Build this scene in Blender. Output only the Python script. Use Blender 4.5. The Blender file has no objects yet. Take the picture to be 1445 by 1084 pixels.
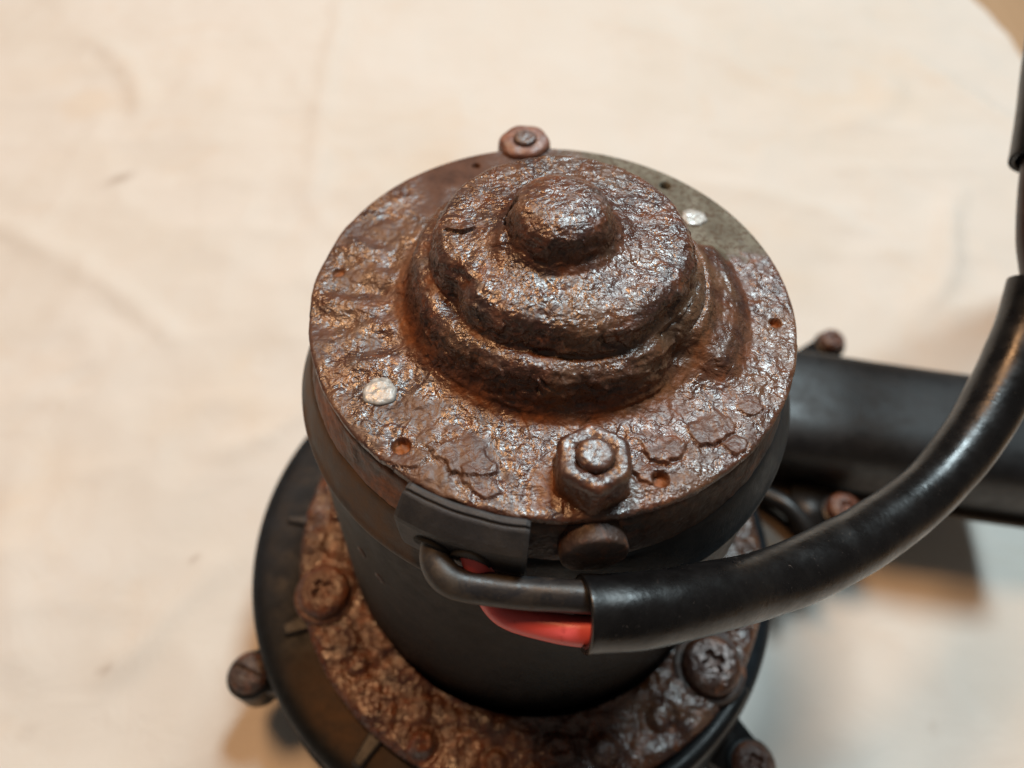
import bpy, bmesh, math
import numpy as np
from mathutils import Vector, Matrix

S = 0.001                      # everything below is written in millimetres
scene = bpy.context.scene
col = scene.collection
R = math.radians

# ------------------------------------------------------------------ camera
cam_d = bpy.data.cameras.new("camera")
cam = bpy.data.objects.new("camera", cam_d); col.objects.link(cam)
cam.location = (-5.982*S, -75.054*S, 81.859*S)
cam.rotation_mode = 'XYZ'
cam.rotation_euler = (Matrix.Rotation(0.61543, 3, 'X') @ Matrix.Rotation(0.03343, 3, 'Z')).to_euler()
cam_d.sensor_width = 36; cam_d.lens = 36*983.29/1445
cam_d.clip_start = 0.005; cam_d.clip_end = 20
cam_d.dof.use_dof = True
cam_d.dof.focus_distance = 0.099
cam_d.dof.aperture_fstop = 10.5
scene.camera = cam

# ------------------------------------------------------------------ light
world = bpy.data.worlds.new("World"); scene.world = world; world.use_nodes = True
bg = world.node_tree.nodes['Background']
bg.inputs[0].default_value = (1.0, 0.86, 0.74, 1); bg.inputs[1].default_value = 0.072

def area(name, az, el, dist, size, power, color):
    """az measured from +y (away from the camera) towards +x"""
    d = bpy.data.lights.new(name, 'AREA'); d.shape = 'DISK'; d.size = size
    d.energy = power; d.color = color
    o = bpy.data.objects.new(name, d); col.objects.link(o)
    v = Vector((math.sin(R(az))*math.cos(R(el)), math.cos(R(az))*math.cos(R(el)), math.sin(R(el))))
    o.location = v*dist
    o.rotation_euler = (-v).to_track_quat('-Z', 'Y').to_euler()
    return o
area('warm_lamp', -44, 65, 1.10, 0.30, 7.1, (1.0, 0.54, 0.25))
area('cool_lamp', 27, 60, 1.20, 0.32, 11.9, (0.77, 0.94, 1.0))

scene.view_settings.view_transform = 'Standard'
scene.view_settings.look = 'None'
scene.view_settings.exposure = 0.04
scene.view_settings.gamma = 1.0
scene.render.engine = 'CYCLES'

# ------------------------------------------------------------------ noise
def _hash(ix, iy, iz, seed):
    h = (ix.astype(np.int64)*374761393 + iy.astype(np.int64)*668265263 + iz.astype(np.int64)*2147483647 + seed*974711) & 0xffffffff
    h = ((h ^ (h >> 13))*1274126177) & 0xffffffff
    h = ((h ^ (h >> 16))*2246822519) & 0xffffffff
    h = h ^ (h >> 15)
    return (h & 0xffffff).astype(np.float64)/0xffffff
def vnoise(P, scale, seed=0):
    """value noise in -1..1; scale = feature size in mm"""
    Q = P/scale + 1000.5 + seed*7.31
    I = np.floor(Q); F = Q-I; F = F*F*F*(F*(F*6-15)+10); I = I.astype(np.int64)
    out = 0
    for dx in (0, 1):
        wx = F[..., 0] if dx else 1-F[..., 0]
        for dy in (0, 1):
            wy = F[..., 1] if dy else 1-F[..., 1]
            for dz in (0, 1):
                wz = F[..., 2] if dz else 1-F[..., 2]
                out = out + wx*wy*wz*_hash(I[..., 0]+dx, I[..., 1]+dy, I[..., 2]+dz, seed)
    return out*2-1
def fbm(P, scale, oct=3, seed=0, gain=.5):
    a, s, o = 1.0, 0.0, 0
    for k in range(oct):
        o = o + a*vnoise(P, scale/2**k, seed+k*13); s += a; a *= gain
    return o/s
def ridged(P, scale, oct=3, seed=0):
    a, s, o = 1.0, 0.0, 0
    for k in range(oct):
        o = o + a*(1-2*np.abs(vnoise(P, scale/2**k, seed+k*17))); s += a; a *= .5
    return o/s
def facets(P, scale, seed=0, slope=.3, squash=(1, 1, 1)):
    """chipped plates: every cell has its own height and tilt"""
    Q = P*np.array(squash)/scale+500; I = np.floor(Q).astype(np.int64)
    best = np.full(Q.shape[:-1], 9.0); out = np.zeros(Q.shape[:-1])
    for dx in (-1, 0, 1):
        for dy in (-1, 0, 1):
            for dz in (-1, 0, 1):
                J = I+np.array([dx, dy, dz]); a = [_hash(J[..., 0], J[..., 1], J[..., 2], seed+k) for k in range(6)]
                d = Q-J-np.stack(a[:3], -1); l = (d*d).sum(-1)
                h = a[3]-.5+slope*(d[..., 0]*(a[4]-.5)+d[..., 1]*(a[5]-.5)+d[..., 2]*(a[0]-.5))*4
                m = l < best; best = np.where(m, l, best); out = np.where(m, h, out)
    return out
def sstep(a, b, x):
    t = np.clip((x-a)/(b-a), 0, 1); return t*t*(3-2*t)
def V3(*a): return np.stack(np.broadcast_arrays(*a), -1).astype(float)

# ------------------------------------------------------------------ mesh helpers
ORG = np.zeros(3)              # origin (mm) of the thing being built
def mesh_obj(name, V, F, mat, parent=None, smooth=True, masks=None, origin=None):
    V = np.asarray(V, float).reshape(-1, 3)
    org = np.zeros(3) if origin is None else np.asarray(origin, float)
    me = bpy.data.meshes.new(name)
    if isinstance(F, np.ndarray):
        n = F.shape[1]
        me.vertices.add(len(V)); me.vertices.foreach_set('co', ((V-org)*S).astype(np.float32).ravel())
        me.loops.add(F.size); me.loops.foreach_set('vertex_index', F.astype(np.int32).ravel())
        me.polygons.add(len(F))
        me.polygons.foreach_set('loop_start', np.arange(0, F.size, n, dtype=np.int32))
        me.polygons.foreach_set('loop_total', np.full(len(F), n, dtype=np.int32))
        me.update(calc_edges=True); me.validate()
    else:
        me.from_pydata([tuple(v) for v in (V-org)*S], [], [list(f) for f in F]); me.update()
    if smooth: me.polygons.foreach_set('use_smooth', np.ones(len(me.polygons), bool))
    if masks is not None:
        at = me.color_attributes.new('masks', 'FLOAT_COLOR', 'POINT')
        m = np.ones((len(V), 4), np.float32); m[:, :masks.shape[1]] = masks
        at.data.foreach_set('color', m.ravel())
    me.materials.append(mat)
    o = bpy.data.objects.new(name, me); col.objects.link(o)
    o.location = Vector(org*S)
    if parent: attach(o, parent)
    return o
def wloc(o):
    l = o.location.copy()
    while o.parent: o = o.parent; l += o.location
    return l
def attach(o, parent):
    l = o.location.copy(); o.parent = parent; o.location = l - wloc(parent)
def tag(o, label=None, cat=None, group=None, kind=None):
    for k, v in (('label', label), ('category', cat), ('group', group), ('kind', kind)):
        if v: o[k] = v
    return o
def grid_faces(nu, nv, wrap=True, flip=False):
    i = np.arange(nu-1)[:, None]; j = np.arange(nv if wrap else nv-1)[None, :]
    j2 = (j+1) % nv
    a = i*nv+j; b = i*nv+j2; c = (i+1)*nv+j2; d = (i+1)*nv+j
    F = np.stack([a, d, c, b] if not flip else [a, b, c, d], -1).reshape(-1, 4)
    return F
def resample(prof, step, soft=2):
    """piecewise profile (r,z) resampled evenly and rounded a little"""
    P = np.array(prof, float); d = np.r_[0, np.cumsum(np.hypot(*np.diff(P, axis=0).T))]
    n = int(d[-1]/step)+1; t = np.linspace(0, d[-1], n)
    Q = np.stack([np.interp(t, d, P[:, 0]), np.interp(t, d, P[:, 1])], 1)
    k = max(1, int(.35/step))
    for _ in range(soft):
        E_ = np.pad(Q, ((k, k), (0, 0)), mode='edge')
        Q2 = sum(E_[i:i+len(Q)] for i in range(2*k+1))/(2*k+1)
        Q2[0] = Q[0]; Q2[-1] = Q[-1]; Q = Q2
    return Q
def lathe(prof, n=96, cx=0, cy=0, shear=(0, 0), step=None):
    Q = resample(prof, step) if step else np.array(prof, float)
    th = np.linspace(0, 2*np.pi, n, endpoint=False)
    r = Q[:, 0][:, None]; z = Q[:, 1][:, None]
    V = V3(cx+r*np.cos(th)+shear[0]*z, cy+r*np.sin(th)+shear[1]*z, z+0*th)
    return V.reshape(-1, 3), grid_faces(len(Q), n)
def frame_of(axis):
    a = Vector(axis).normalized(); up = Vector((0, 0, 1)) if abs(a.z) < .9 else Vector((0, 1, 0))
    x = up.cross(a).normalized(); y = a.cross(x)
    return np.array([x, y, a]).T
def lathe_axis(prof, pos, axis, n=48, step=None, rfun=None, spin=0):
    """profile (r, height along axis) placed at pos"""
    Q = resample(prof, step) if step else np.array(prof, float)
    th = np.linspace(0, 2*np.pi, n, endpoint=False)+spin
    r = Q[:, 0][:, None]; h = Q[:, 1][:, None]
    if rfun is not None: r = r*rfun(th)[None, :]
    L = V3(r*np.cos(th), r*np.sin(th), h+0*th).reshape(-1, 3)
    return L, grid_faces(len(Q), n), np.array(pos, float), frame_of(axis)
def place(L, pos, M): return L @ M.T + pos
def normals(V, nu, nv, wrap=True):
    G = V.reshape(nu, nv, 3); du = np.gradient(G, axis=0)
    dv = (np.roll(G, -1, 1)-np.roll(G, 1, 1)) if wrap else np.gradient(G, axis=1)
    N = np.cross(du, dv); l = np.linalg.norm(N, axis=2, keepdims=True); l[l < 1e-9] = 1
    return (N/l).reshape(-1, 3)
def spline(pts, n):
    P = np.array(pts, float); m = len(P); out = []
    d = np.r_[0, np.cumsum(np.linalg.norm(np.diff(P, axis=0), axis=1)**.5)]
    T = np.zeros_like(P)
    T[1:-1] = (P[2:]-P[:-2])/(d[2:]-d[:-2])[:, None]; T[0] = (P[1]-P[0])/(d[1]-d[0]); T[-1] = (P[-1]-P[-2])/(d[-1]-d[-2])
    for t in np.linspace(0, d[-1], n):
        k = min(np.searchsorted(d, t, 'right')-1, m-2); h = d[k+1]-d[k]; s = (t-d[k])/h
        out.append((2*s**3-3*s**2+1)*P[k]+(s**3-2*s**2+s)*h*T[k]+(-2*s**3+3*s**2)*P[k+1]+(s**3-s**2)*h*T[k+1])
    return np.array(out)
def tube(pts, rad, n=120, m=40, wob=0.0, seed=0, inner=None, flat=None):
    """swept round tube; closed with flat ends, or hollow when inner radius is given"""
    C = spline(pts, n); T = np.gradient(C, axis=0); T /= np.linalg.norm(T, axis=1)[:, None]
    x = np.cross(T[0], [0, 0, 1]); x /= np.linalg.norm(x); X = [x]
    for t in T[1:]:
        x = x-t*np.dot(x, t); x /= np.linalg.norm(x); X.append(x)
    X = np.array(X); Y = np.cross(T, X); th = np.linspace(0, 2*np.pi, m, endpoint=False)
    rr = rad if callable(rad) else (lambda s: rad+0*s)
    r = rr(np.linspace(0, 1, n))[:, None]*np.ones(m)
    V = C[:, None]+X[:, None]*(r*np.cos(th))[..., None]+Y[:, None]*(r*np.sin(th))[..., None]
    if wob:
        w = fbm(V.reshape(-1, 3), 9, 2, seed).reshape(n, m)*wob
        V = V+(V-C[:, None])/np.maximum(r, .1)[..., None]*w[..., None]
    rows = [V[i] for i in range(n)]
    if inner:
        k = (r[0, 0]-inner)/r[0, 0]
        lip0 = [C[0]+(V[0]-C[0])*(1-.02)-T[0]*.12, C[0]+(V[0]-C[0])*(1-k)-T[0]*.1]
        deep = [C[i]+(V[i]-C[i])*(1-k) for i in (2, 5, 9)]
        cap = [C[9]+(V[9]-C[9])*.02]
        rows = cap+deep[::-1]+lip0[::-1]+rows
        lipe = [C[-1]+(V[-1]-C[-1])*(.98)+T[-1]*.12, C[-1]+(V[-1]-C[-1])*(1-k)+T[-1]*.1]
        rows = rows+lipe+[C[-i]+(V[-i]-C[-i])*(1-k) for i in (3, 6, 10)]+[C[-10]+(V[-10]-C[-10])*.02]
    else:
        rows = [C[0]+(V[0]-C[0])*.01-T[0]*.2*r[0, 0], C[0]+(V[0]-C[0])*.9-T[0]*.12*r[0, 0]]+rows+[C[-1]+(V[-1]-C[-1])*.9+T[-1]*.12*r[-1, 0], C[-1]+(V[-1]-C[-1])*.01+T[-1]*.2*r[-1, 0]]
    V = np.array(rows)
    return V.reshape(-1, 3), grid_faces(len(rows), m, True, True)

# ------------------------------------------------------------------ materials
class NT:
    def __init__(s, name):
        s.m = bpy.data.materials.new(name); s.m.use_nodes = True; s.t = s.m.node_tree
        s.p = s.t.nodes['Principled BSDF']; tc = s.t.nodes.new('ShaderNodeTexCoord')
        mp = s.t.nodes.new('ShaderNodeVectorMath'); mp.operation = 'SCALE'; mp.inputs[3].default_value = 1000
        s.t.links.new(tc.outputs['Object'], mp.inputs[0]); s.co = mp.outputs[0]
    def n(s, typ, **k):
        x = s.t.nodes.new(typ)
        for a, b in k.items(): setattr(x, a, b)
        return x
    def lk(s, a, b): s.t.links.new(a, b)
    def noise(s, size, detail=4, rough=.55, dist=0, vec=None, stretch=None):
        """feature size in mm"""
        x = s.n('ShaderNodeTexNoise'); x.inputs['Scale'].default_value = 1/size
        x.inputs['Detail'].default_value = detail; x.inputs['Roughness'].default_value = rough; x.inputs['Distortion'].default_value = dist
        v = vec or s.co
        if stretch:
            q = s.n('ShaderNodeVectorMath', operation='MULTIPLY'); s.lk(v, q.inputs[0]); q.inputs[1].default_value = stretch; v = q.outputs[0]
        s.lk(v, x.inputs['Vector']); return x.outputs['Fac']
    def vor(s, size, feature='F1', vec=None, rnd=1):
        x = s.n('ShaderNodeTexVoronoi', feature=feature); x.inputs['Scale'].default_value = 1/size; x.inputs['Randomness'].default_value = rnd
        s.lk(vec or s.co, x.inputs['Vector']); return x.outputs['Distance']
    def ramp(s, f, stops):
        x = s.n('ShaderNodeValToRGB'); e = x.color_ramp.elements
        while len(e) < len(stops): e.new(.5)
        for i, (p_, c) in enumerate(stops):
            e[i].position = p_; e[i].color = (c, c, c, 1) if not hasattr(c, '__len__') else (*c, 1)
        s.lk(f, x.inputs[0]); return x.outputs[0]
    def mix(s, f, a, b, mode='MIX'):
        x = s.n('ShaderNodeMix', data_type='RGBA', blend_type=mode)
        for sock, v in ((x.inputs[0], f), (x.inputs[6], a), (x.inputs[7], b)):
            if hasattr(v, 'links') or isinstance(v, bpy.types.NodeSocket): s.lk(v, sock)
            elif hasattr(v, '__len__'): sock.default_value = (*v, 1)
            elif sock.type == 'RGBA': sock.default_value = (v, v, v, 1)
            else: sock.default_value = v
        return x.outputs[2]
    def math(s, op, a, b=0.0, clamp=False):
        x = s.n('ShaderNodeMath', operation=op, use_clamp=clamp)
        for sock, v in ((x.inputs[0], a), (x.inputs[1], b)):
            if isinstance(v, bpy.types.NodeSocket): s.lk(v, sock)
            else: sock.default_value = v
        return x.outputs[0]
    def mask(s):
        a = s.n('ShaderNodeAttribute', attribute_name='masks'); q = s.n('ShaderNodeSeparateColor'); s.lk(a.outputs['Color'], q.inputs[0])
        return q.outputs[0], q.outputs[1], q.outputs[2]
    def bump(s, h, dist_mm, strength=1.0, prev=None):
        b = s.n('ShaderNodeBump'); b.inputs['Distance'].default_value = dist_mm*S
        if isinstance(strength, bpy.types.NodeSocket): s.lk(strength, b.inputs['Strength'])
        else: b.inputs['Strength'].default_value = strength
        s.lk(h, b.inputs['Height'])
        if prev: s.lk(prev, b.inputs['Normal'])
        return b.outputs[0]
    def set(s, **k):
        for a, v in k.items():
            q = s.p.inputs[a.replace('_', ' ')]
            if isinstance(v, bpy.types.NodeSocket): s.lk(v, q)
            elif hasattr(v, '__len__'): q.default_value = (*v, 1) if q.type == 'RGBA' else v
            else: q.default_value = v
        return s.m

def rust_material(name, use_mask=True, gloss=.29, orange=0.0, bumpk=1.0, dark=1.0, metal=.0):
    s = NT(name)
    c = s.ramp(s.noise(6, 6, .62, .6), [(.30, (.034*dark, .014*dark, .011*dark)), (.45, (.078*dark, .028*dark, .017*dark)), (.57, (.15*dark, .053*dark, .024*dark)), (.74, (.21*dark, .098*dark, .048*dark))])
    c = s.mix(s.ramp(s.noise(1.3, 5, .7), [(.42, 0.0), (.62, 1.0)]), c, (.088*dark, .036*dark, .022*dark))
    c = s.mix(s.ramp(s.noise(9, 4, .6, 1.0), [(.55, 0.0), (.72, .55)]), c, (.080, .066, .058))
    c = s.mix(s.ramp(s.noise(4.5, 5, .65, 1.2, vec=None, stretch=(1.0, 1.1, 1.3)), [(.56-.10*orange, 0.0), (.70-.06*orange, .7)]), c, (.26, .075, .016))
    c = s.mix(s.ramp(s.noise(8, 4, .6, .9), [(.50, 0.0), (.62, .75)]), c, (.040*dark, .018*dark, .016*dark))
    c = s.mix(s.ramp(s.noise(13, 4, .6, .6), [(.48, 0.0), (.66, .65 if use_mask else .3)]), c, (.20*dark, .108*dark, .058*dark))
    rough = s.ramp(s.noise(2.2, 4, .6), [(.40, gloss-.03), (.55, gloss+.06), (.70, gloss+.32)])
    fine = s.noise(.62, 2, .5, .6, stretch=(.75, 1.25, 1.1)); mid = s.noise(1.5, 3, .5, .8)
    h = s.math('ADD', s.math('MULTIPLY', s.math('MULTIPLY', fine, .62), s.ramp(s.noise(5, 3, .6), [(.35, .15), (.6, 1.5)])), s.math('MULTIPLY', mid, 1.7))
    st = 1.0
    if use_mask:
        cl, org, smo = s.mask()
        c = s.mix(s.math('MULTIPLY', org, s.ramp(s.noise(1.1, 4, .7), [(.3, .55), (.6, 1.0)])), c, s.ramp(s.noise(1.6, 3, .7), [(.35, (.15, .052, .016)), (.65, (.34, .112, .030))]))
        c = s.mix(smo, c, s.ramp(s.noise(5, 5, .7), [(.35, (.070, .030, .018)), (.65, (.145, .068, .042))]))
        grey = s.ramp(s.noise(7, 6, .7, .5), [(.30, (.095, .080, .055)), (.50, (.175, .168, .130)), (.68, (.27, .265, .22))])
        grey = s.mix(s.ramp(s.noise(1.1, 5, .75), [(.48, 0.0), (.60, .85)]), grey, (.085, .050, .026))
        c = s.mix(cl, c, grey)
        dull = s.math('MAXIMUM', s.math('MAXIMUM', cl, smo), s.math('MULTIPLY', org, .9))
        rough = s.mix(dull, rough, .62)
        st = s.math('SUBTRACT', 1.0, s.math('MULTIPLY', dull, .72))
        me = s.math('MULTIPLY', s.math('SUBTRACT', 1.0, dull), metal)
    else: me = metal; dull = None
    nb = s.bump(h, .25*bumpk, st)
    sp = s.math('SUBTRACT', .36, s.math('MULTIPLY', dull, .28)) if dull else .36
    return s.set(Base_Color=c, Roughness=rough, Normal=nb, Metallic=me, IOR=2.1, Specular_IOR_Level=sp)
RUST = rust_material('oily_pitted_rust')
RUST_DULL = rust_material('dull_brown_rust', False, .42, .5, 1.0, 1.3, .0)
RUST_BAND = rust_material('dark_rusty_band', True, .62, .6, .7, .42, .0)
RUST_NUT = rust_material('worn_nut_rust', True, .33, .2, .6, .85, .0)
RUST_ORANGE = rust_material('orange_screw_rust', False, .45, 1.2, .9, 1.3, .05)

def metal_white():
    s = NT('pale_worn_aluminium')
    c = s.ramp(s.noise(.7, 5, .7), [(.35, (.33, .32, .30)), (.6, (.52, .52, .50))])
    return s.set(Base_Color=c, Roughness=s.ramp(s.noise(.8, 3), [(.4, .3), (.6, .55)]), Metallic=.25, Normal=s.bump(s.noise(1.0, 2, .5), .15))
ALU = metal_white()

def black_mat(name, base=(.012, .012, .014), rough=.42, dust=.0, dustcol=(.11, .09, .07), bump=.03, size=.4, dsize=8, scr=.0, mask=False, spec=.5, mcol=(.10, .060, .034)):
    s = NT(name)
    c = s.mix(s.ramp(s.noise(3, 4, .6), [(.4, 0.0), (.7, 1.0)]), base, tuple(x*1.6 for x in base))
    rr = s.ramp(s.noise(4, 4, .6), [(.35, rough-.07), (.65, rough+.1)])
    if dust:
        d = s.ramp(s.noise(dsize, 6, .65, .8), [(.50-.18*dust, 0.0), (.75, min(1, dust))])
        d2 = s.ramp(s.noise(.7, 3, .8), [(.60, 0.0), (.72, dust*.8)])
        d = s.math('MAXIMUM', d, d2)
        c = s.mix(d, c, dustcol); rr = s.mix(s.math('MULTIPLY', d, .9), rr, .85)
    if scr:
        k = s.ramp(s.noise(1.0, 5, .8, 2.0, stretch=(1, 1, .25)), [(.64, 0.0), (.69, scr)])
        c = s.mix(k, c, (.10, .09, .085))
    if mask:
        m0, m1, m2 = s.mask()
        k = s.math('MULTIPLY', m1, s.ramp(s.noise(3.5, 5, .7), [(.3, .35), (.62, 1.0)]))
        c = s.mix(k, c, mcol); rr = s.mix(k, rr, .7)
    return s.set(Base_Color=c, Roughness=rr, Normal=s.bump(s.noise(size, 4, .6), bump), Specular_IOR_Level=spec)
CAN = black_mat('black_painted_can', (.0045, .0045, .0048), .50, .6, (.032, .021, .015), .05, .8, 14, spec=.25, mask=True, mcol=(.060, .050, .040))
RUBBER = black_mat('matt_black_rubber', (.026, .026, .029), .55, .35, (.10, .085, .07), .06, .35, 5)
SLEEVE = black_mat('glossy_black_sleeve', (.0045, .0045, .005), .29, .08, (.06, .056, .052), .05, 1.0, 6, .9)
WIRE = black_mat('black_wire_insulation', (.016, .016, .018), .40, .4, (.14, .10, .06), .04, .6, 4, .3)
PLASTIC = black_mat('black_housing_plastic', (.008, .009, .010), .38, .22, (.055, .045, .038), .04, .7, 16)
HOUSING = black_mat('dusty_black_housing', (.0085, .0105, .013), .52, .22, (.024, .028, .033), .04, .7, 16, mask=True, spec=.2)
SEAL = black_mat('grey_black_seal', (.014, .015, .017), .45, .4, (.06, .055, .05), .06, .5, 6, mask=True)
PLASTIC_DUSTY = black_mat('dusty_housing_plastic', (.035, .027, .020), .55, 1.0, (.15, .105, .065), .05, .7, 14)
DUCT = black_mat('black_duct_plastic', (.008, .008, .009), .46, .12, (.022, .022, .024), .04, .9, 22)
s_ = NT('red_wire_insulation')
RED = s_.set(Base_Color=s_.mix(s_.ramp(s_.noise(2.5, 4, .7), [(.58, 0.0), (.72, .7)]), (.86, .13, .125), (.52, .06, .055)), Roughness=.38, Normal=s_.bump(s_.noise(1.2, 3), .05), Subsurface_Weight=.0)
s_ = NT('painted_hole_shade')
DARK = s_.set(Base_Color=(.006, .005, .004), Roughness=.8)
s_ = NT('tan_tabletop')
TABLE = s_.set(Base_Color=s_.ramp(s_.noise(60, 5, .6, 1, stretch=(1, .15, 1)), [(.35, (.42, .27, .15)), (.65, (.56, .39, .24))]), Roughness=.5)
def cloth_mat():
    s = NT('cream_cotton_cloth')
    c = s.ramp(s.noise(70, 4, .55, .5), [(.35, (.77, .73, .665)), (.65, (.815, .785, .735))])
    c = s.mix(s.ramp(s.noise(38, 4, .6, .8), [(.55, 0.0), (.75, .30)]), c, (.76, .62, .48))       # tea-coloured stains
    c = s.mix(s.ramp(s.noise(6, 2, .5), [(.76, 0.0), (.80, .35)]), c, (.50, .38, .26))              # specks
    w = s.n('ShaderNodeTexWave'); w.inputs['Scale'].default_value = 1.1; s.lk(s.co, w.inputs[0]); w.bands_direction = 'X'
    w2 = s.n('ShaderNodeTexWave'); w2.inputs['Scale'].default_value = 1.1; s.lk(s.co, w2.inputs[0]); w2.bands_direction = 'Y'
    h = s.math('ADD', w.outputs['Fac'], w2.outputs['Fac'])
    b = s.bump(h, .05, .5); b = s.bump(s.noise(16, 5, .6, .6), 1.2, .5, b)
    m0, m1, m2 = s.mask(); c = s.mix(m1, c, (.30, .20, .13)); c = s.mix(m0, c, (.80, .66, .50))
    return s.set(Base_Color=c, Roughness=.9, Normal=b, Sheen_Weight=.15, Specular_IOR_Level=.2)
CLOTH = cloth_mat()

# ------------------------------------------------------------------ setting: tabletop and cloth
ZC = -104.0
n = 60
xs = np.linspace(-900, 900, n); ys = np.linspace(-600, 1300, n)
X, Y = np.meshgrid(xs, ys, indexing='ij')
tag(mesh_obj('tabletop', V3(X, Y, ZC-3+0*X), grid_faces(n, n, False, True), TABLE), kind='structure')

n = 420
xs = np.linspace(-560, 247, n); ys = np.linspace(-330, 620, n)
X, Y = np.meshgrid(xs, ys, indexing='ij')
edge = 2.5*np.sin(Y/31)+3*np.sin(Y/77+1)
X = X+edge*np.clip((X+100)/356, 0, 1)
X = X-np.clip((X-60)/187, 0, 1)*sstep(290, 420, Y)*25
P = V3(X, Y, 0*X)
P2 = V3(X*.82+Y*.57, (Y*.82-X*.57)*.5, 0*X)
Z = 3.4*fbm(P, 120, 3, 5)+1.3*fbm(P, 34, 3, 9)+1.5*ridged(P2, 60, 2, 21)+.8*ridged(P, 26, 2, 4)
def crease(a, b, h, w):
    global Z
    a = np.array(a, float); b = np.array(b, float); d = b-a; L = np.linalg.norm(d); d /= L
    q = np.stack([X-a[0], Y-a[1]], -1); t = q@d; s = q@np.array([-d[1], d[0]])+6*np.sin(t/L*3+a[0])+2.0*vnoise(P, 25, 3)
    env = sstep(-.15, .2, t/L)*(1-sstep(.8, 1.15, t/L))
    Z = Z+1.0*h*np.exp(-(s/w)**2)*env
for a, b, h, w in (((-211, 254), (-176, 192), 2.6, 6), ((-211, 130), (-118, 62), 2.0, 5), ((-108, 318), (-80, 140), 1.6, 5),
                   ((178, 158), (136, 98), 2.6, 5), ((173, 246), (139, 204), 2.4, 7), ((-80, -10), (-112, -36), 1.8, 5),
                   ((28, 296), (120, 230), 1.6, 7), ((190, 270), (230, 180), 2.2, 7), ((-100, 30), (-60, 55), 1.5, 4),
                   ((110, -20), (84, -60), 1.4, 5), ((-150, 30), (-130, -40), 1.6, 6), ((60, 160), (130, 140), 1.4, 6)):
    crease(a, b, h, w)
Z = Z*np.clip(1.0-.7*np.exp(-((X-20)**2+(Y+5)**2)/90**2), 0, 1)
Z = Z-Z.min()*0+0.0
spot = 0*X; tea = 0*X
for sx, sy, sl_, sw, st in ((-168, 152, 5, 2.4, 50), (-106, -35, 1.4, 1.1, 0), (-120, -50, 2.0, 1.0, 0), (100, -43, 1.4, .9, 20), (-92, -6, 1.2, 1.2, 0)):
    c_, s__ = math.cos(R(st)), math.sin(R(st)); dx, dy = X-sx, Y-sy
    spot = np.maximum(spot, (.6 if sx == -168 else .4)*np.exp(-(((dx*c_+dy*s__)/sl_)**2+((dy*c_-dx*s__)/sw)**2)))
for sx, sy, sr in ((-96, 40, 16), (-150, 10, 22), (-30, 175, 26), (-190, 210, 40), (90, 120, 18), (-90, 60, 10), (150, 240, 40), (110, 20, 12)):
    tea = np.maximum(tea, .38*np.exp(-((X-sx)**2+(Y-sy)**2)/sr**2)*sstep(-.4, .5, fbm(P, 20, 3, 8)))
cm = np.stack([tea, spot, 0*X], -1).reshape(-1, 3); cm = np.r_[cm, cm]
top = V3(X, Y, ZC+Z-.4)
lo = Z.min()
bot = V3(X, Y, np.maximum(ZC+Z-1.3, ZC-2.95))
top[..., 2] = np.maximum(top[..., 2], ZC-2.0)
F1 = grid_faces(n, n, False, True); F2 = grid_faces(n, n, False, False)+n*n
idx = np.arange(n*n).reshape(n, n)
loop = np.r_[idx[:-1, 0], idx[-1, :-1], idx[:0:-1, -1], idx[0, :0:-1]]
side = np.stack([loop, loop+n*n, np.roll(loop, -1)+n*n, np.roll(loop, -1)], 1)
tag(mesh_obj('cloth', np.r_[top.reshape(-1, 3), bot.reshape(-1, 3)], np.r_[F1, F2, side], CLOTH, masks=cm),
    'creased cream cotton cloth spread out under the rusty motor', 'cloth')

# ------------------------------------------------------------------ the blower motor
SH = (.0107, .1)              # the body leans a little under the end cap
root = bpy.data.objects.new('blower_motor', None); col.objects.link(root)
root.location = (0, -.011, ZC*S); root.empty_display_size = .02
tag(root, 'rusty blower motor with domed end cap on black fan housing with outlet duct and cable', 'blower motor')

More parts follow.
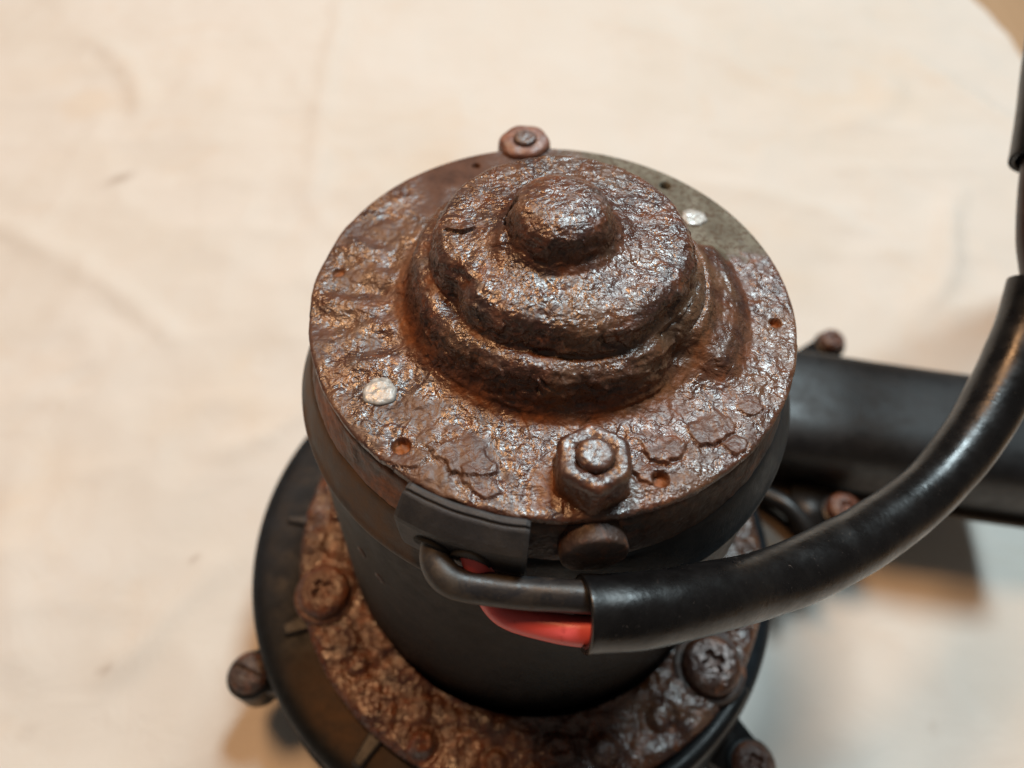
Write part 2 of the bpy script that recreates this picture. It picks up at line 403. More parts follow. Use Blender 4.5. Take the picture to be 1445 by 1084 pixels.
# --- end cap: one dense relief
def angd(a, b): return (a-b+180) % 360-180
def build_cap():
    prof = [(.02, 19.7), (2.8, 19.65), (4.9, 19.3), (6.3, 18.6), (7.0, 17.4), (7.3, 16.0), (7.8, 14.9), (9.0, 13.9), (10.9, 13.5), (12.4, 13.3), (15.5, 13.2), (17.1, 12.9), (18.0, 12.0), (18.3, 10.8),
            (18.5, 9.2), (19.1, 8.3), (20.0, 8.0), (21.0, 7.7), (21.8, 6.6), (22.3, 4.6), (23.0, 2.6), (23.8, 1.1), (25.0, .35), (27, .05), (30, 0), (37.7, 0), (38.0, -.25), (38.0, -1.3), (37.6, -1.6)]
    Q = resample(prof, .19, 2); nu = len(Q); nv = 1150
    th = np.linspace(0, 2*np.pi, nv, endpoint=False); A = np.degrees(th)[None, :]
    r = Q[:, 0][:, None]; z = Q[:, 1][:, None]
    # the tiers are not quite round
    U = V3(r*np.cos(th), r*np.sin(th), z+0*th)
    tier = sstep(9, 17, r)*(1-sstep(25, 29, r))
    wob = fbm(V3(18*np.cos(th), 18*np.sin(th), 0*th), 14, 3, 3)[None, :]
    rr = r+tier*(wob*.5+.8*np.sin(th)+.25*np.cos(th)+1.0*(1-sstep(19.0, 20.4, r))*np.clip(np.cos(th-R(5)), 0, 1)**1.2)
    # broken notch in the rim of the upper tier, lower left, and a bite at right front
    a = lambda c, w: np.exp(-(angd(A, c)/w)**2)
    rim = sstep(14.5, 17.5, r)*(1-sstep(19.2, 20.5, r))
    rr = rr-rim*(1.5*a(212, 9)+.5*a(262, 12)+.4*a(318, 9))
    zz = z-rim*(1.2*a(212, 9)+.3*a(288, 14))-sstep(13, 17.5, r)*(1-sstep(18.6, 20.2, r))*.8*a(268, 30)
    step = sstep(19.4, 20.6, r)*(1-sstep(22.6, 24, r))
    rr = rr-step*(1.1*a(322, 7)+.4*a(240, 9)); zz = zz-step*(.9*a(322, 8)+.4*a(282, 14)+.4*a(205, 12))
    V = V3(rr*np.cos(th), rr*np.sin(th), zz+0*th)
    x = V[..., 0]; y = V[..., 1]; r2 = np.hypot(x, y)
    # side lobe at the right
    la = np.abs(angd(A, -5))/35
    lobe = (1-sstep(.62, 1.0, la+.10*vnoise(V3(r*np.cos(th), r*np.sin(th), 0*r*th), 5, 9)))*(1-sstep(27.2, 31.2, r))*sstep(20.5, 22.6, r)
    V[..., 2] += lobe*3.3*(1-.04*(r-23))*(1-sstep(1.5, 6.5, z))
    # a shallow ring of dents and radial streaks on the left plate
    pl = sstep(24.5, 27, r)*(z < .6)
    V[..., 2] += pl*(sstep(150, 165, A)*(1-sstep(205, 225, A)))*(.30*np.sin(A*.55)*a(185, 30)*(1-sstep(34.5, 37, r))+.25*np.sin(A*.31+r*.4))
    flat = V.reshape(-1, 3)
    N = normals(flat, nu, nv); N[N[:, 2] < -.2] *= 1
    if N[:, 2].mean() < 0: N = -N
    N = N.reshape(nu, nv, 3)
    nz = np.abs(N[..., 2])
    # masks
    nb = fbm(V, 5, 3, 41)
    ang = (A+0*r)
    clean = sstep(12, 17, ang+nb*9-3+2*fbm(V, 1.5, 2, 4))*(1-sstep(74, 94, ang+nb*12))*sstep(24.5, 25.2, r2+nb*.6)*(z < 1.2)
    clean *= 1-sstep(.35, .6, lobe)
    smooth = sstep(96, 112, ang+nb*14)*(1-sstep(118, 146, ang+nb*22))*sstep(24.8, 26, r2)*(z < 1.2)
    smooth = np.maximum(smooth, sstep(88, 92, ang)*(1-sstep(98, 104, ang+nb*4))*sstep(24.5, 25.3, r2)*(z < 1.2)*.5)
    calm = np.maximum(clean, smooth)
    wall = sstep(.15, .75, 1-nz)*(1-.75*sstep(.1, .6, lobe))
    front = np.clip(.55-.45*np.sin(th)[None, :], .15, 1)+0*r
    # displacement
    D = .16*fbm(V, 3.6, 3, 1)+.06*ridged(V, 1.7, 2, 2)
    D += .08*fbm(V, .8, 2, 8)
    blob = fbm(V, 4.6, 2, 31); D += .13*sstep(.12, .42, blob)*(1-wall*.3)            # raised scabs
    D += wall*front*(.46*ridged(V*np.array([1, 1, 1.5]), 3.6, 3, 11)+.20*fbm(V, 2.0, 3, 15))
    W = V+.9*np.stack([vnoise(V, 1.6, 51), vnoise(V, 1.6, 52), vnoise(V, 1.6, 53)], -1)
    D += wall*front*.44*facets(W, 3.4, 5, .35)+wall*front*.22*facets(W, 1.5, 6, .35)
    pz = sstep(-.1, .3, fbm(V, 9, 2, 91))
    D += (1-wall)*(.20*facets(W, 4.2, 7, .12, (1, 1, .6))*pz+.09*facets(W, 1.7, 8, .3)*(1-pz))
    # flaking layers: contour steps of a slow noise
    lay = fbm(V3(V[..., 0]*1.0, V[..., 1]*1.0, 0*x), 6.5, 3, 77)*3.2
    ter = np.floor(lay)+sstep(.0, .16, lay-np.floor(lay))
    zone = sstep(24, 26, r2)*(sstep(225, 240, ang)*(1-sstep(325, 338, ang)))
    D += zone*.06*ter
    kn = 1-sstep(6.5, 8, r)
    D = D*(1-.35*kn)
    D *= (1-.93*calm)*(1-.75*sstep(36.6, 37.6, r))
    V = V+N*D[..., None]
    # single lifted flakes: (x, y, half length, half width, turn, height)
    x = V[..., 0]; y = V[..., 1]
    groove = np.zeros_like(x); plate = np.zeros_like(x)
    for fx, fy, fl_, fw, ft, fh in ((-12.0, -28.6, 4.6, 2.9, -28, .55), (-9.4, -33.2, 3.4, 2.0, -40, .5), (-19.5, -29.9, 2.6, 1.3, 5, .45), (21.5, -23.6, 3.2, 2.2, 12, .5), (14.6, -26.6, 3.4, 2.4, 8, .5),
                                    (27.6, -19.5, 2.0, 1.6, 30, .45), (-14.6, .6, 2.3, 1.0, 6, .7), (12.5, -31.5, 2.0, 1.5, -20, .45), (24.6, -26.0, 1.5, 1.3, 10, .55)):
        c_, s__ = math.cos(R(ft)), math.sin(R(ft)); dx = x-fx; dy = y-fy
        u = (dx*c_+dy*s__)/fl_; v = (-dx*s__+dy*c_)/fw
        q = np.sqrt(u*u+v*v)+.42*vnoise(V, 2.3, int(abs(fx)*3))+.16*vnoise(V, .8, 5)
        m = 1-sstep(.92, 1.0, q)
        plate = np.maximum(plate, m*(r > 12))
        V[..., 2] += m*fh*.8*(.6-.5*v)*((v < .9)*1.0)
        V[..., 2] -= .28*np.exp(-((q-1.05)/.07)**2)*(v < -.25)
        groove = np.maximum(groove, .55*np.exp(-((q-1.08)/.10)**2))
    # pit beside the knob
    q = np.hypot((x+6.9)/1.15, (y-.6)/1.25)+.2*vnoise(V, .9, 6); V[..., 2] -= 1.9*(1-sstep(.6, 1.05, q))
    V[..., 2] += 1.0*np.exp(-(((x+8.3)/.8)**2+((y+3.2)/1.9)**2))
    # six small holes
    hole = np.zeros_like(x)
    for k, d in zip(range(6), (1, 1.5, 1.1, 1.4, 2.2, .9)):
        aa = R(173.7+60*k); q = np.hypot(x-34.76*math.cos(aa), y-34.76*math.sin(aa)); rad = (1.0, 1.25, 1.2, .95, 1.0, .8)[k]
        m = (1-sstep(rad-.22, rad+.05, q))*(z < 1)
        V[..., 2] = V[..., 2]*(1-m)+m*(-d*.8+.25*vnoise(V, .7, 4)); hole = np.maximum(hole, m*(0 if k == 4 else 1))
    # colour mask of loose orange dust: foot of each tier, grooves, left of the nut
    og = np.exp(-((r-24.3)/1.3)**2)*(.25+.75*sstep(-.2, .5, np.sin(np.radians(ang-170))*1.0)+.3*a(200, 30))*sstep(-.5, .35, fbm(V, 5, 3, 61)+.15)
    og += .75*np.exp(-((r-19.6)/.55)**2)*sstep(-.1, .4, fbm(V, 4, 3, 65))*(.4+a(215, 40))
    og += .55*np.exp(-((r-8.6)/1.2)**2)*sstep(.0, .5, fbm(V, 3, 2, 68))
    og += .9*np.exp(-(((x+.7)/1.6)**2+((y+33.0)/3.0)**2))+.5*np.exp(-(((x-4.8)/7)**2+((y+33)/6.0)**2))*sstep(0, .5, fbm(V, 2.5, 3, 69))
    og += .5*np.exp(-(((x-16)/5)**2+((y+21.5)/2.0)**2))+.45*lobe*np.exp(-((la-.86)/.12)**2)+.35*np.exp(-((r-30.8)/.9)**2)*(la < 1.05)
    og += .35*sstep(.15, .5, fbm(V, 7, 3, 71))*pl
    og = np.clip(og*.8, 0, .75)*(1-clean); og = np.maximum(og, hole)
    og = np.maximum(og, groove*.0)
    patch = .55*sstep(.12, .4, fbm(V, 6, 3, 101))*sstep(24, 26, r2)
    smooth = np.clip(np.maximum(smooth, np.maximum(.62*plate*(.6+.4*vnoise(V, 1.5, 3)), patch)), 0, 1)
    M = np.stack([clean, np.clip(og, 0, 1), smooth], -1).reshape(-1, 3)
    # underside closes the plate
    V = V.reshape(-1, 3)
    Vb = V3(np.array([36.5, 30.0, .02])[:, None]*np.cos(th), np.array([36.5, 30.0, .02])[:, None]*np.sin(th), np.full((3, nv), -1.7)).reshape(-1, 3)
    V = np.r_[V, Vb]; M = np.r_[M, np.zeros((len(Vb), 3))]
    return mesh_obj('end_cap', V, grid_faces(nu+3, nv), RUST, root, masks=M)
cap = build_cap()

def rivet(aa, rad, zt, seed):
    L, F, pos, Mx = lathe_axis([(.02, .42), (rad*.6, .40), (rad*.9, .30), (rad, .08), (rad, -.9)], (31.44*math.cos(aa), 31.44*math.sin(aa), zt), (0, 0, 1), 64, .12,
                               rfun=lambda t: 1+.05*np.sin(t*3+seed)+.03*np.sin(t*7+seed*2))
    V = place(L, pos, Mx); V[:, 2] += (.10*fbm(V, 1.0, 3, seed)+.05*ridged(V, 1.2, 2, seed))*(L[:, 2] > -.3)
    return mesh_obj('rivet', V, F, ALU, cap, origin=pos)
rivet(R(218.3), 2.45, .28, 3)
rivet(R(38.3), 2.25, .05, 8)

# hexagonal nut on its stud
def hexr(t):
    q = (t+math.pi/6) % (math.pi/3)-math.pi/6
    return 1/np.cos(q)
def smoothhex(t):
    return np.minimum(hexr(t), 1.10)
NP = np.array([4.75, -31.6, .1])
L, F, pos, Mx = lathe_axis([(2.2, 4.8), (2.3, 5.15), (2.7, 5.3), (3.0, 5.35), (4.0, 5.35), (4.45, 5.05), (4.65, 4.5), (4.7, 1.2), (4.8, .5), (5.1, -.4)], NP, (0, 0, 1), 300, .14,
                           rfun=smoothhex, spin=R(12))
V = place(L, pos, Mx)
D = (.16*fbm(V, 2.0, 3, 5)+.10*ridged(V, 1.1, 2, 6)); rd = L[:, :2]/np.maximum(np.hypot(L[:, 0], L[:, 1]), .1)[:, None]
up = sstep(4.9, 5.3, L[:, 2]); V[:, 2] += D*up; V[:, :2] += (rd*(D*(1-up))[:, None]) @ np.array(Mx)[:2, :2].T
ogm = np.clip((1-sstep(.3, 2.4, L[:, 2]))*sstep(-.3, .3, fbm(V, 3, 2, 9)+.15)*(.2+.8*sstep(.5, -4, V[:, 0]-NP[0])), 0, 1)*.9
mesh_obj('hex_nut', V, F, RUST_NUT, cap, masks=np.stack([ogm*0, ogm, ogm*0], 1), origin=pos)
L, F, pos, Mx = lathe_axis([(.02, 6.3), (1.7, 6.25), (2.25, 6.05), (2.5, 5.6), (2.45, 5.2), (2.4, 4.2)], NP, (0, 0, 1), 80, .12)
V = place(L, pos, Mx); V[:, 2] += .12*fbm(V, 1.1, 3, 15)
mesh_obj('stud', V, F, RUST_NUT, cap, masks=np.zeros((len(V), 3)), origin=pos)

# ear at the far side with its bolt end
EP = np.array([-5.1, 38.6, -2.4])
L, F, pos, Mx = lathe_axis([(.02, 4.0), (3.0, 4.0), (4.1, 3.8), (4.6, 3.3), (4.75, 2.2), (4.8, -1.5), (4.6, -2.2), (.1, -2.2)], EP, (-.02, -.06, 1), 72, .2, rfun=lambda t: 1+.03*np.cos(6*t+.4)+.03*np.sin(2*t+1))
V = place(L, pos, Mx)+0; V += (.10*fbm(V, 1.7, 3, 4))[:, None]
mesh_obj('mounting_ear', V, F, rust_material('ear_rust', False, .45, .3, .7, 2.3, .0), cap, origin=pos)
L, F, pos, Mx = lathe_axis([(.02, 4.8), (1.8, 4.75), (2.2, 4.5), (2.3, 3.6)], EP+np.array([.1, -.3, 0]), (-.02, -.06, 1), 48, .15)
V = place(L, pos, Mx); V[:, 2] += .08*fbm(V, .9, 2, 4)
mesh_obj('bolt_end', V, F, RUST_NUT, cap, masks=np.zeros((len(V), 3)), origin=pos)

# --- rim band between cap and can
V, F = lathe([(34, -1.75), (36.4, -1.75), (36.6, -2.3), (37.5, -2.5), (37.8, -2.9), (37.9, -4.0), (38.9, -8.6), (39.0, -9.4), (37.8, -9.8)], 420, shear=SH, step=.35)
rad = np.hypot(V[:, 0], V[:, 1]); aa = np.degrees(np.arctan2(V[:, 1], V[:, 0]))
k = .22*fbm(V, 5, 3, 7)+.12*fbm(V, 1.4, 2, 8)
V[:, 0] += V[:, 0]/rad*k; V[:, 1] += V[:, 1]/rad*k
bo = sstep(-172, -160, aa)*(1-sstep(-122, -108, aa))*sstep(-.45, .35, fbm(V, 4, 4, 5))*.95
band = mesh_obj('rim_band', V, F, RUST_BAND, root, masks=np.stack([bo*0, bo, bo*0], 1))

# black rubber seal flaring out under the band
V, F = lathe([(37.0, -8.9), (38.8, -8.9), (39.4, -9.6), (40.3, -12.0), (41.4, -14.8), (41.9, -15.3), (41.9, -16.1), (41.4, -16.5), (39.5, -16.5)], 300, shear=SH, step=.3)
aa = np.degrees(np.arctan2(V[:, 1], V[:, 0])); rad = np.hypot(V[:, 0], V[:, 1]); k = .25*fbm(V, 14, 2, 17)
V[:, 0] += V[:, 0]/rad*k; V[:, 1] += V[:, 1]/rad*k
bo = sstep(-178, -168, aa)*(1-sstep(-126, -108, aa))*sstep(-.7, .1, fbm(V, 5, 4, 5))
mesh_obj('rubber_seal', V, F, SEAL, root, masks=np.stack([bo*0, bo, bo*0], 1))

# button-headed bolt on the side of the band
d = Vector((.135, -.99, .06)).normalized()
L, F, pos, Mx = lathe_axis([(.02, 1.7), (4.2, 1.7), (4.5, 1.6), (4.65, 1.2), (4.65, 0), (4.6, -2.0)], (5.4, -39.0, -5.6), d, 72, .2)
V = place(L, pos, Mx); V += (.14*fbm(V, 1.6, 3, 9))[:, None]*np.array(d)
mesh_obj('side_bolt', V, F, RUST_BAND, band, origin=pos)

# --- can
V, F = lathe([(39, -14), (40.6, -15.2), (40.8, -17), (41.1, -45), (41.3, -69), (39, -70)], 256, shear=SH, step=1.2)
rad = np.hypot(V[:, 0], V[:, 1]); k = .12*fbm(V, 20, 2, 7); V[:, 0] += V[:, 0]/rad*k; V[:, 1] += V[:, 1]/rad*k
aa = np.degrees(np.arctan2(V[:, 1], V[:, 0])); dm = np.clip(1-np.abs(aa+152)/30, 0, 1)**.7*sstep(-66, -40, V[:, 2])*.9
can = mesh_obj('motor_can', V, F, CAN, root, masks=np.stack([dm*0, dm, dm*0], 1))
# small weld dimples on the can's left face
for dz, da in ((-31, -137), (-34, -131)):
    a_ = R(da); pos = np.array([41*math.cos(a_)+SH[0]*dz, 41*math.sin(a_)+SH[1]*dz, dz])
    L, F, pos, Mx = lathe_axis([(.02, -.1), (.5, -.05), (.9, .25), (1.2, .05), (1.3, -.4)], pos, (math.cos(a_), math.sin(a_), 0), 24)
    mesh_obj('weld_dimple', place(L, pos, Mx), F, RUST_BAND, can, origin=pos)

# --- rubber grommet following the rim
def arc_block(prof, a0, a1, na, zrim=0):
    """closed (r,z) outline swept between two angles"""
    P_ = np.array(prof, float); m = len(P_); an = np.radians(np.linspace(a0, a1, na)); rows = []
    for i, t in enumerate(an):
        e = min(i, na-1-i); sc = (1-.06*(e == 0)); c = P_.mean(0)
        Q = c+(P_-c)*sc
        rows.append(V3(Q[:, 0]*math.cos(t)+SH[0]*Q[:, 1], Q[:, 0]*math.sin(t)+SH[1]*Q[:, 1]*.5, Q[:, 1]))
    V = np.concatenate(rows); F = [tuple(f) for f in grid_faces(na, m)]
    F.append(tuple(range(m))); F.append(tuple(range((na-1)*m, na*m))[::-1])
    return V, F
outline = [(38.3, -.1), (38.35, .35), (38.7, .5), (39.35, .42), (39.45, -.0), (39.7, -.0), (39.8, .35), (40.2, .2), (41.7, -1.5), (42.35, -2.4), (42.5, -3.0), (42.3, -6.5), (41.9, -10.8), (41.3, -11.4), (39.5, -11.4), (38.4, -6)]
V, F = arc_block(outline, -119.5, -94.5, 30)
V += .06*fbm(V, 3, 2, 12)[:, None]
grommet = mesh_obj('rubber_grommet', V, F, RUBBER, root, smooth=False)
bv = grommet.modifiers.new('bevel', 'BEVEL'); bv.width = .00018; bv.segments = 2; bv.limit_method = 'ANGLE'; bv.angle_limit = R(25)
# wire holes: closed discs with a soft collar, inner shade painted near black
for hp, hr in (((-15.6, -38.9, -6.5), 2.8), ((-10.5, -40.8, -5.9), 2.8)):
    ax = Vector((hp[0], hp[1], -8)).normalized()
    L, F, pos, Mx = lathe_axis([(.02, .75), (hr*.86, .8), (hr*.93, .9), (hr, .78), (hr*1.02, -.6)], hp, ax, 40)
    mesh_obj('wire_hole', place(L, pos, Mx), F, DARK, grommet, origin=pos)

# --- wires, sleeve
bw = [(-14.8, -35.2, -5.6), (-15.2, -38.6, -6.4), (-15.2, -41.2, -7.2), (-13.6, -43.4, -7.4), (-10.6, -44.2, -7.8), (-3.6, -44.8, -8.0), (4.0, -45.1, -7.8), (14.0, -45.2, -9.2)]
V, F = tube(bw, 2.15, 120, 32, .10, 3)
mesh_obj('black_wire', V, F, WIRE, root)
rw = [(-10.8, -36.6, -4.9), (-10.2, -40.4, -5.7), (-9.4, -42.0, -8.6), (-8.2, -43.6, -11.6), (-6.0, -45.8, -12.9), (-2.0, -47.3, -12.4), (4.8, -48.5, -11.4), (14.0, -47.6, -11.8)]
V, F = tube(rw, lambda s: 1.95+0*s, 120, 32, .05, 6)
mesh_obj('red_wire', V, F, RED, root)
sl = [(4.2, -47.0, -9.0), (11.6, -46.0, -10.0), (22.1, -42.9, -13.0), (30.8, -39.5, -17.0), (40.0, -35.3, -20.0), (53.8, -27.6, -23.0), (66.7, -18.3, -23.0), (77.0, -7.3, -20.0), (84.9, 5.6, -14.0), (87.7, 14.4, -8.0)]
V, F = tube(sl, lambda s: 4.85+.22*np.exp(-(s/.02)**2)+.12*np.sin(s*17), 320, 56, .16, 9, inner=3.9)
sleeve = mesh_obj('cable_sleeve', V, F, SLEEVE, root)
V, F = tube([(86.0, 9.5, -10.8), (87.7, 14.4, -8.0), (88.9, 24.1, -5.0), (92.3, 38.2, 0.0), (95.0, 49.0, 5.0)], 2.7, 60, 24, .06, 6)
mesh_obj('inner_wire', V, F, black_mat('brown_black_wire', (.022, .010, .008), .35, .2), root)
V, F = tube([(92.2, 38.6, .2), (94.6, 47.2, 4.0), (97.5, 60, 10.0), (104, 77, 15), (120, 95, 14), (150, 110, -10), (185, 115, -60), (212, 118, -95), (260, 116, -97)], 4.6, 200, 32, .06, 6, inner=3.6)
mesh_obj('cable_sleeve', V, F, SLEEVE, root)

# --- rusty mounting flange
FC = np.array([-.27, -11.1]); FZ = -67.0
def build_flange():
    prof = [(38.5, 0), (50.6, 0), (51.6, -.4), (52.1, -1.2), (52.0, -2.2), (51.0, -2.6)]
    Q = resample(prof, .3); nu = len(Q); nv = 900; th = np.linspace(0, 2*np.pi, nv, endpoint=False)
    r = Q[:, 0][:, None]; A = np.degrees(th)[None, :]
    V = V3(FC[0]+r*np.cos(th), FC[1]+r*np.sin(th), FZ+Q[:, 1][:, None]+0*th)
    D = 1.0*fbm(V, 5.5, 3, 2)+.5*ridged(V, 3.2, 2, 5)+.25*fbm(V, 1.3, 2, 7)+.6*sstep(.1, .4, fbm(V, 6, 2, 12))
    D *= (1-.6*sstep(50.2, 51.6, r))
    for ba, br, bs, bh in ((-115, 48.1, 2.6, 1.9), (-83, 44.5, 3.2, 1.8), (-72, 46, 2.8, 1.6), (-140, 46, 2.2, 1.4), (-98, 47, 2.2, 1.2), (-56, 45.5, 2.4, 1.3)):
        cx, cy = FC[0]+br*math.cos(R(ba)), FC[1]+br*math.sin(R(ba)); q = np.hypot(V[..., 0]-cx, V[..., 1]-cy)
        D = D+bh*(1-sstep(bs*.55, bs*1.15, q))-.5*np.exp(-((q-bs*1.25)/.5)**2)
    for q0, q1 in ((-44.3, -26.8), (36.1, -39.0)):
        q = np.hypot(V[..., 0]-q0, V[..., 1]-q1); D = D*sstep(4, 7, q)
    V[..., 2] += D
    return mesh_obj('mounting_flange', V.reshape(-1, 3), grid_faces(nu, nv), rust_material('lumpy_flange_rust', False, .24, .55, 1.15, 1.05, .0), root)
flange = build_flange()

def screw(pos, axis, parent, mat, r=5.4, h=3.4, seed=1, cross=True, name='screw', spin=0.4):
    """pan-headed cross-slot screw, slot sunk into the head"""
    prof = [(.02, h), (r*.45, h), (r*.78, h*.9), (r*.95, h*.66), (r, h*.38), (r, .0), (r, -.8)]
    L, F, pos, Mx = lathe_axis(prof, pos, axis, 110, .16)
    x, y = L[:, 0]*math.cos(spin)+L[:, 1]*math.sin(spin), -L[:, 0]*math.sin(spin)+L[:, 1]*math.cos(spin)
    if cross:
        w = r*.09; l = r*.42
        m = np.maximum((1-sstep(w, w+.35, np.abs(x)))*(1-sstep(l*.7, l, np.abs(y))), (1-sstep(w, w+.35, np.abs(y)))*(1-sstep(l*.7, l, np.abs(x))))
    else: m = (1-sstep(r*.10, r*.10+.3, np.abs(x)))*(L[:, 2] > h*.3)
    L = L.copy(); L[:, 2] -= m*h*.38*(L[:, 2] > h*.3)
    k = .22*fbm(L, 2.2, 3, seed)+.10*ridged(L, 1.2, 2, seed)
    L[:, 2] += k*(L[:, 2] > h*.5); q = np.maximum(np.hypot(L[:, 0], L[:, 1]), .2); L[:, 0] *= 1+k/q*.8; L[:, 1] *= 1+k/q*.8
    return mesh_obj(name, place(L, pos, Mx), F, mat, parent, origin=pos)
def washer(pos, axis, parent, mat, r, h, seed):
    L, F, pos, Mx = lathe_axis([(r*.5, h), (r*.9, h), (r, h*.6), (r, -.6)], pos, axis, 72, .25)
    L = L+0; L[:, 2] += .15*fbm(L, 2, 2, seed)
    return mesh_obj('washer', place(L, pos, Mx), F, mat, parent, origin=pos)
washer((-44.3, -26.8, -66.8), (0, 0, 1), flange, RUST_DULL, 6.6, 1.0, 3)
washer((36.1, -39.0, -66.8), (0, 0, 1), flange, RUST_BAND, 7.4, 1.0, 5)
screw((-44.3, -26.8, -66.0), (-.03, 0, 1), flange, RUST_DULL, 5.5, 3.2, 3, spin=.7)
screw((36.1, -39.0, -66.0), (0, .02, 1), flange, rust_material('dark_screw_rust', False, .34, .2, .7, .7, .3), 5.9, 3.2, 8, spin=.35)

# --- black scroll housing
HC = (-4.4+.0, -10.4)
V, F = lathe([(40, -70.2), (53.5, -70.2), (56.5, -70.4), (58.4, -71.0), (59.6, -72.2), (60.0, -73.8), (59.6, -76), (58.8, -78), (59.0, -80), (61.0, -80.6), (61.0, -83.0), (58.6, -83.6), (57.5, -92), (55, -99), (51, -102.0), (10, -102.4)], 256, cx=HC[0], cy=HC[1], step=.6)
aa = np.degrees(np.arctan2(V[:, 1]-HC[1], V[:, 0]-HC[0])); rd = np.hypot(V[:, 1]-HC[1], V[:, 0]-HC[0])
hm = np.clip(1-np.abs(aa+130)/20, 0, 1)**.6*(1-sstep(54, 58, rd))*(V[:, 2] > -73)
housing = mesh_obj('scroll_housing', V, F, HOUSING, root, masks=np.stack([hm*0, hm, hm*0], 1))
# dusty lower terrace at the front left and the throat plate on the right
def slab(pts, z0, z1, name, mat, parent, bev=.6):
    c = np.array(pts, float); m = len(c)
    V = [(x, y, z0) for x, y in c]+[(x, y, z1) for x, y in c]
    F = [tuple(range(m))[::-1], tuple(range(m, 2*m))]+[(i, (i+1) % m, m+(i+1) % m, m+i) for i in range(m)]
    o = mesh_obj(name, V, F, mat, parent, smooth=False)
    b = o.modifiers.new('bevel', 'BEVEL'); b.width = bev*S; b.segments = 3; b.limit_method = 'ANGLE'
    return o
def arcpts(r0, r1, a0, a1, m=24):
    t = np.radians(np.linspace(a0, a1, m))
    return [(HC[0]+r1*math.cos(x), HC[1]+r1*math.sin(x)) for x in t]+[(HC[0]+r0*math.cos(x), HC[1]+r0*math.sin(x)) for x in t[::-1]]
# radial ribs under the flange edge
for a_, l0, l1, w in ((178, 48, 52.8, 1.3), (-154, 48, 53.8, 2.2), (-121, 48, 56.4, 2.0), (152, 48, 53.2, 1.2)):
    t = R(a_); u = np.array([math.cos(t), math.sin(t)]); v = np.array([-u[1], u[0]]); c = np.array(HC)
    pts = [c+u*l0-v*w, c+u*l1-v*w*.6, c+u*l1+v*w*.6, c+u*l0+v*w]
    slab(pts, -72, -69.2, 'rib', SEAL, housing, .7)
# curved black strap at the lower right edge
t = np.radians(np.linspace(-66, -34, 12))
V, F = tube([(HC[0]+57.0*math.cos(x), HC[1]+57.0*math.sin(x), -69.6) for x in t], 2.0, 50, 24)
mesh_obj('edge_clip', V, F, PLASTIC, housing)

# throat plate, arch and lug on the right between housing and duct
slab([(40, -24), (63, -12), (74, -4), (78, 4), (78, 16), (60, 30), (35, 34)], -84, -80.5, 'throat_plate', PLASTIC_DUSTY, housing, 1.2)
V, F = tube([(58, 6, -77), (63, 2, -75.5), (67, -3, -76.5), (69, -8, -79.5)], 2.3, 40, 20)
mesh_obj('arch_rib', V, F, PLASTIC, housing)

def lug(pos, r, h, out, name='screw_lug'):
    """round screw post webbed back to the housing"""
    L, F, p_, Mx = lathe_axis([(.02, 0), (r*.92, 0), (r, -.4), (r, -h), (r*.6, -h-.4), (.02, -h-.4)], pos, (0, 0, 1), 48)
    V = place(L, p_, Mx); u = np.array(out, float); u /= np.linalg.norm(u); v = np.array([-u[1], u[0]])
    b = []
    for s_i, e in ((0, 0), (1, 0)):
        for sv in (-1, 1):
            for zz_ in (-.8, -h+.3):
                q = np.array(pos[:2])-u*(0 if s_i == 0 else 12)+v*sv*r*(.85 if s_i == 0 else 1.3); b.append((q[0], q[1], pos[2]+zz_))
    n0 = len(V); Fb = [(0, 2, 3, 1), (4, 5, 7, 6), (0, 1, 5, 4), (2, 6, 7, 3), (0, 4, 6, 2), (1, 3, 7, 5)]
    V = np.r_[V, np.array(b)]; F = [tuple(f) for f in F]+[tuple(i+n0 for i in f) for f in Fb]
    return mesh_obj(name, V, F, PLASTIC, housing, origin=pos)
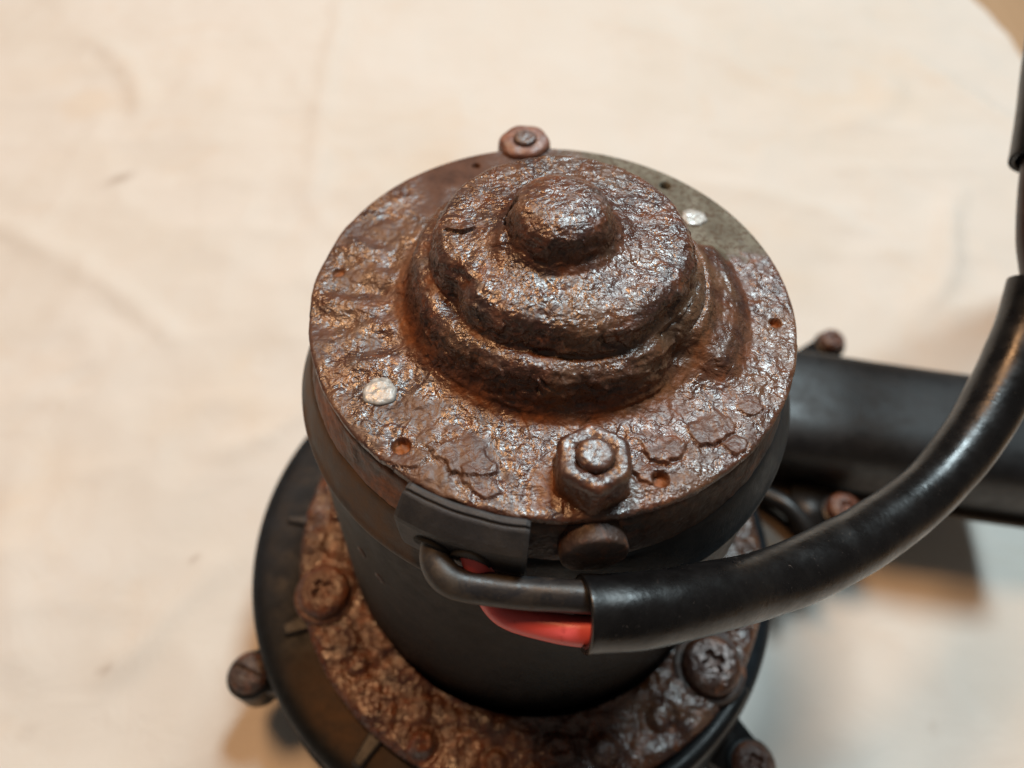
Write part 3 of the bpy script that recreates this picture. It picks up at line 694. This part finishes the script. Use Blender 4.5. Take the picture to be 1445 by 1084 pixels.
for pos, out, mat, rs, sp in (((-61.2, -40.4, -80.5), (-1, -.5), RUST_BAND, 4.2, 1.2), ((46.5, -54.5, -81), (.75, -.7), RUST_DULL, 4.2, .3),
                          ((88.5, 57.5, -79), (1, 1), RUST_DULL, 3.6, .3), ((77.4, 1.4, -76.5), (1, -.2), RUST_ORANGE, 4.3, .8)):
    lug(pos, rs+.9, 9, out)
    screw((pos[0], pos[1], pos[2]), (0, 0, 1), housing, mat, rs, 3.0, int(abs(pos[0])), cross=sp != 1.2, spin=sp)

# --- outlet duct: rounded rectangular tube
def build_duct():
    st = [((30, 32, -76), 37, 26), ((60, 29.2, -75), 36, 26), ((90, 24.8, -74.6), 34.5, 26), ((120, 20.8, -74.4), 34, 26), ((128, 19.8, -74.4), 34, 26), ((131, 19.4, -74.4), 34, 26)]
    C = spline([s[0] for s in st], 60); W = np.interp(C[:, 0], [s[0][0] for s in st], [s[1] for s in st]); Hh = np.interp(C[:, 0], [s[0][0] for s in st], [s[2] for s in st])
    m = 72; t = np.linspace(0, 2*np.pi, m, endpoint=False); ex = 2/3.4
    cu = np.sign(np.cos(t))*np.abs(np.cos(t))**ex; su = np.sign(np.sin(t))*np.abs(np.sin(t))**ex
    d = np.array([1, -.12, 0]); d /= np.linalg.norm(d); v = np.array([-d[1], d[0], 0])
    rows = [C[i]+np.outer(cu*W[i]/2, v)+np.outer(su*Hh[i]/2, [0, 0, 1]) for i in range(len(C))]
    e = C[-1]
    rows += [e+(rows[-1]-e)*.93, e-d*30+(rows[-1]-e)*.90]
    V = np.array(rows).reshape(-1, 3); V[:, 2] += .15*fbm(V, 25, 2, 3)
    o = mesh_obj('outlet_duct', V, grid_faces(len(rows), m, True, True), DUCT, root)
    # moulded parting flange along the near lower edge
    a = [C[i]-v*(W[i]/2+.2)+np.array([0, 0, -Hh[i]*.28]) for i in range(4, 60)]
    rows = [np.array([q-v*1.6+[0, 0, .9], q-v*1.6+[0, 0, -.9], q+v*2.5+[0, 0, -.9], q+v*2.5+[0, 0, .9]]) for q in a]
    V = np.array(rows).reshape(-1, 3); F = [tuple(f) for f in grid_faces(len(rows), 4, True, True)]+[(0, 1, 2, 3), tuple(range(len(V)-4, len(V)))[::-1]]
    f = mesh_obj('parting_flange', V, F, PLASTIC_DUSTY, o, smooth=False)
    b = f.modifiers.new('bevel', 'BEVEL'); b.width = .0004; b.segments = 2; b.limit_method = 'ANGLE'
build_duct()
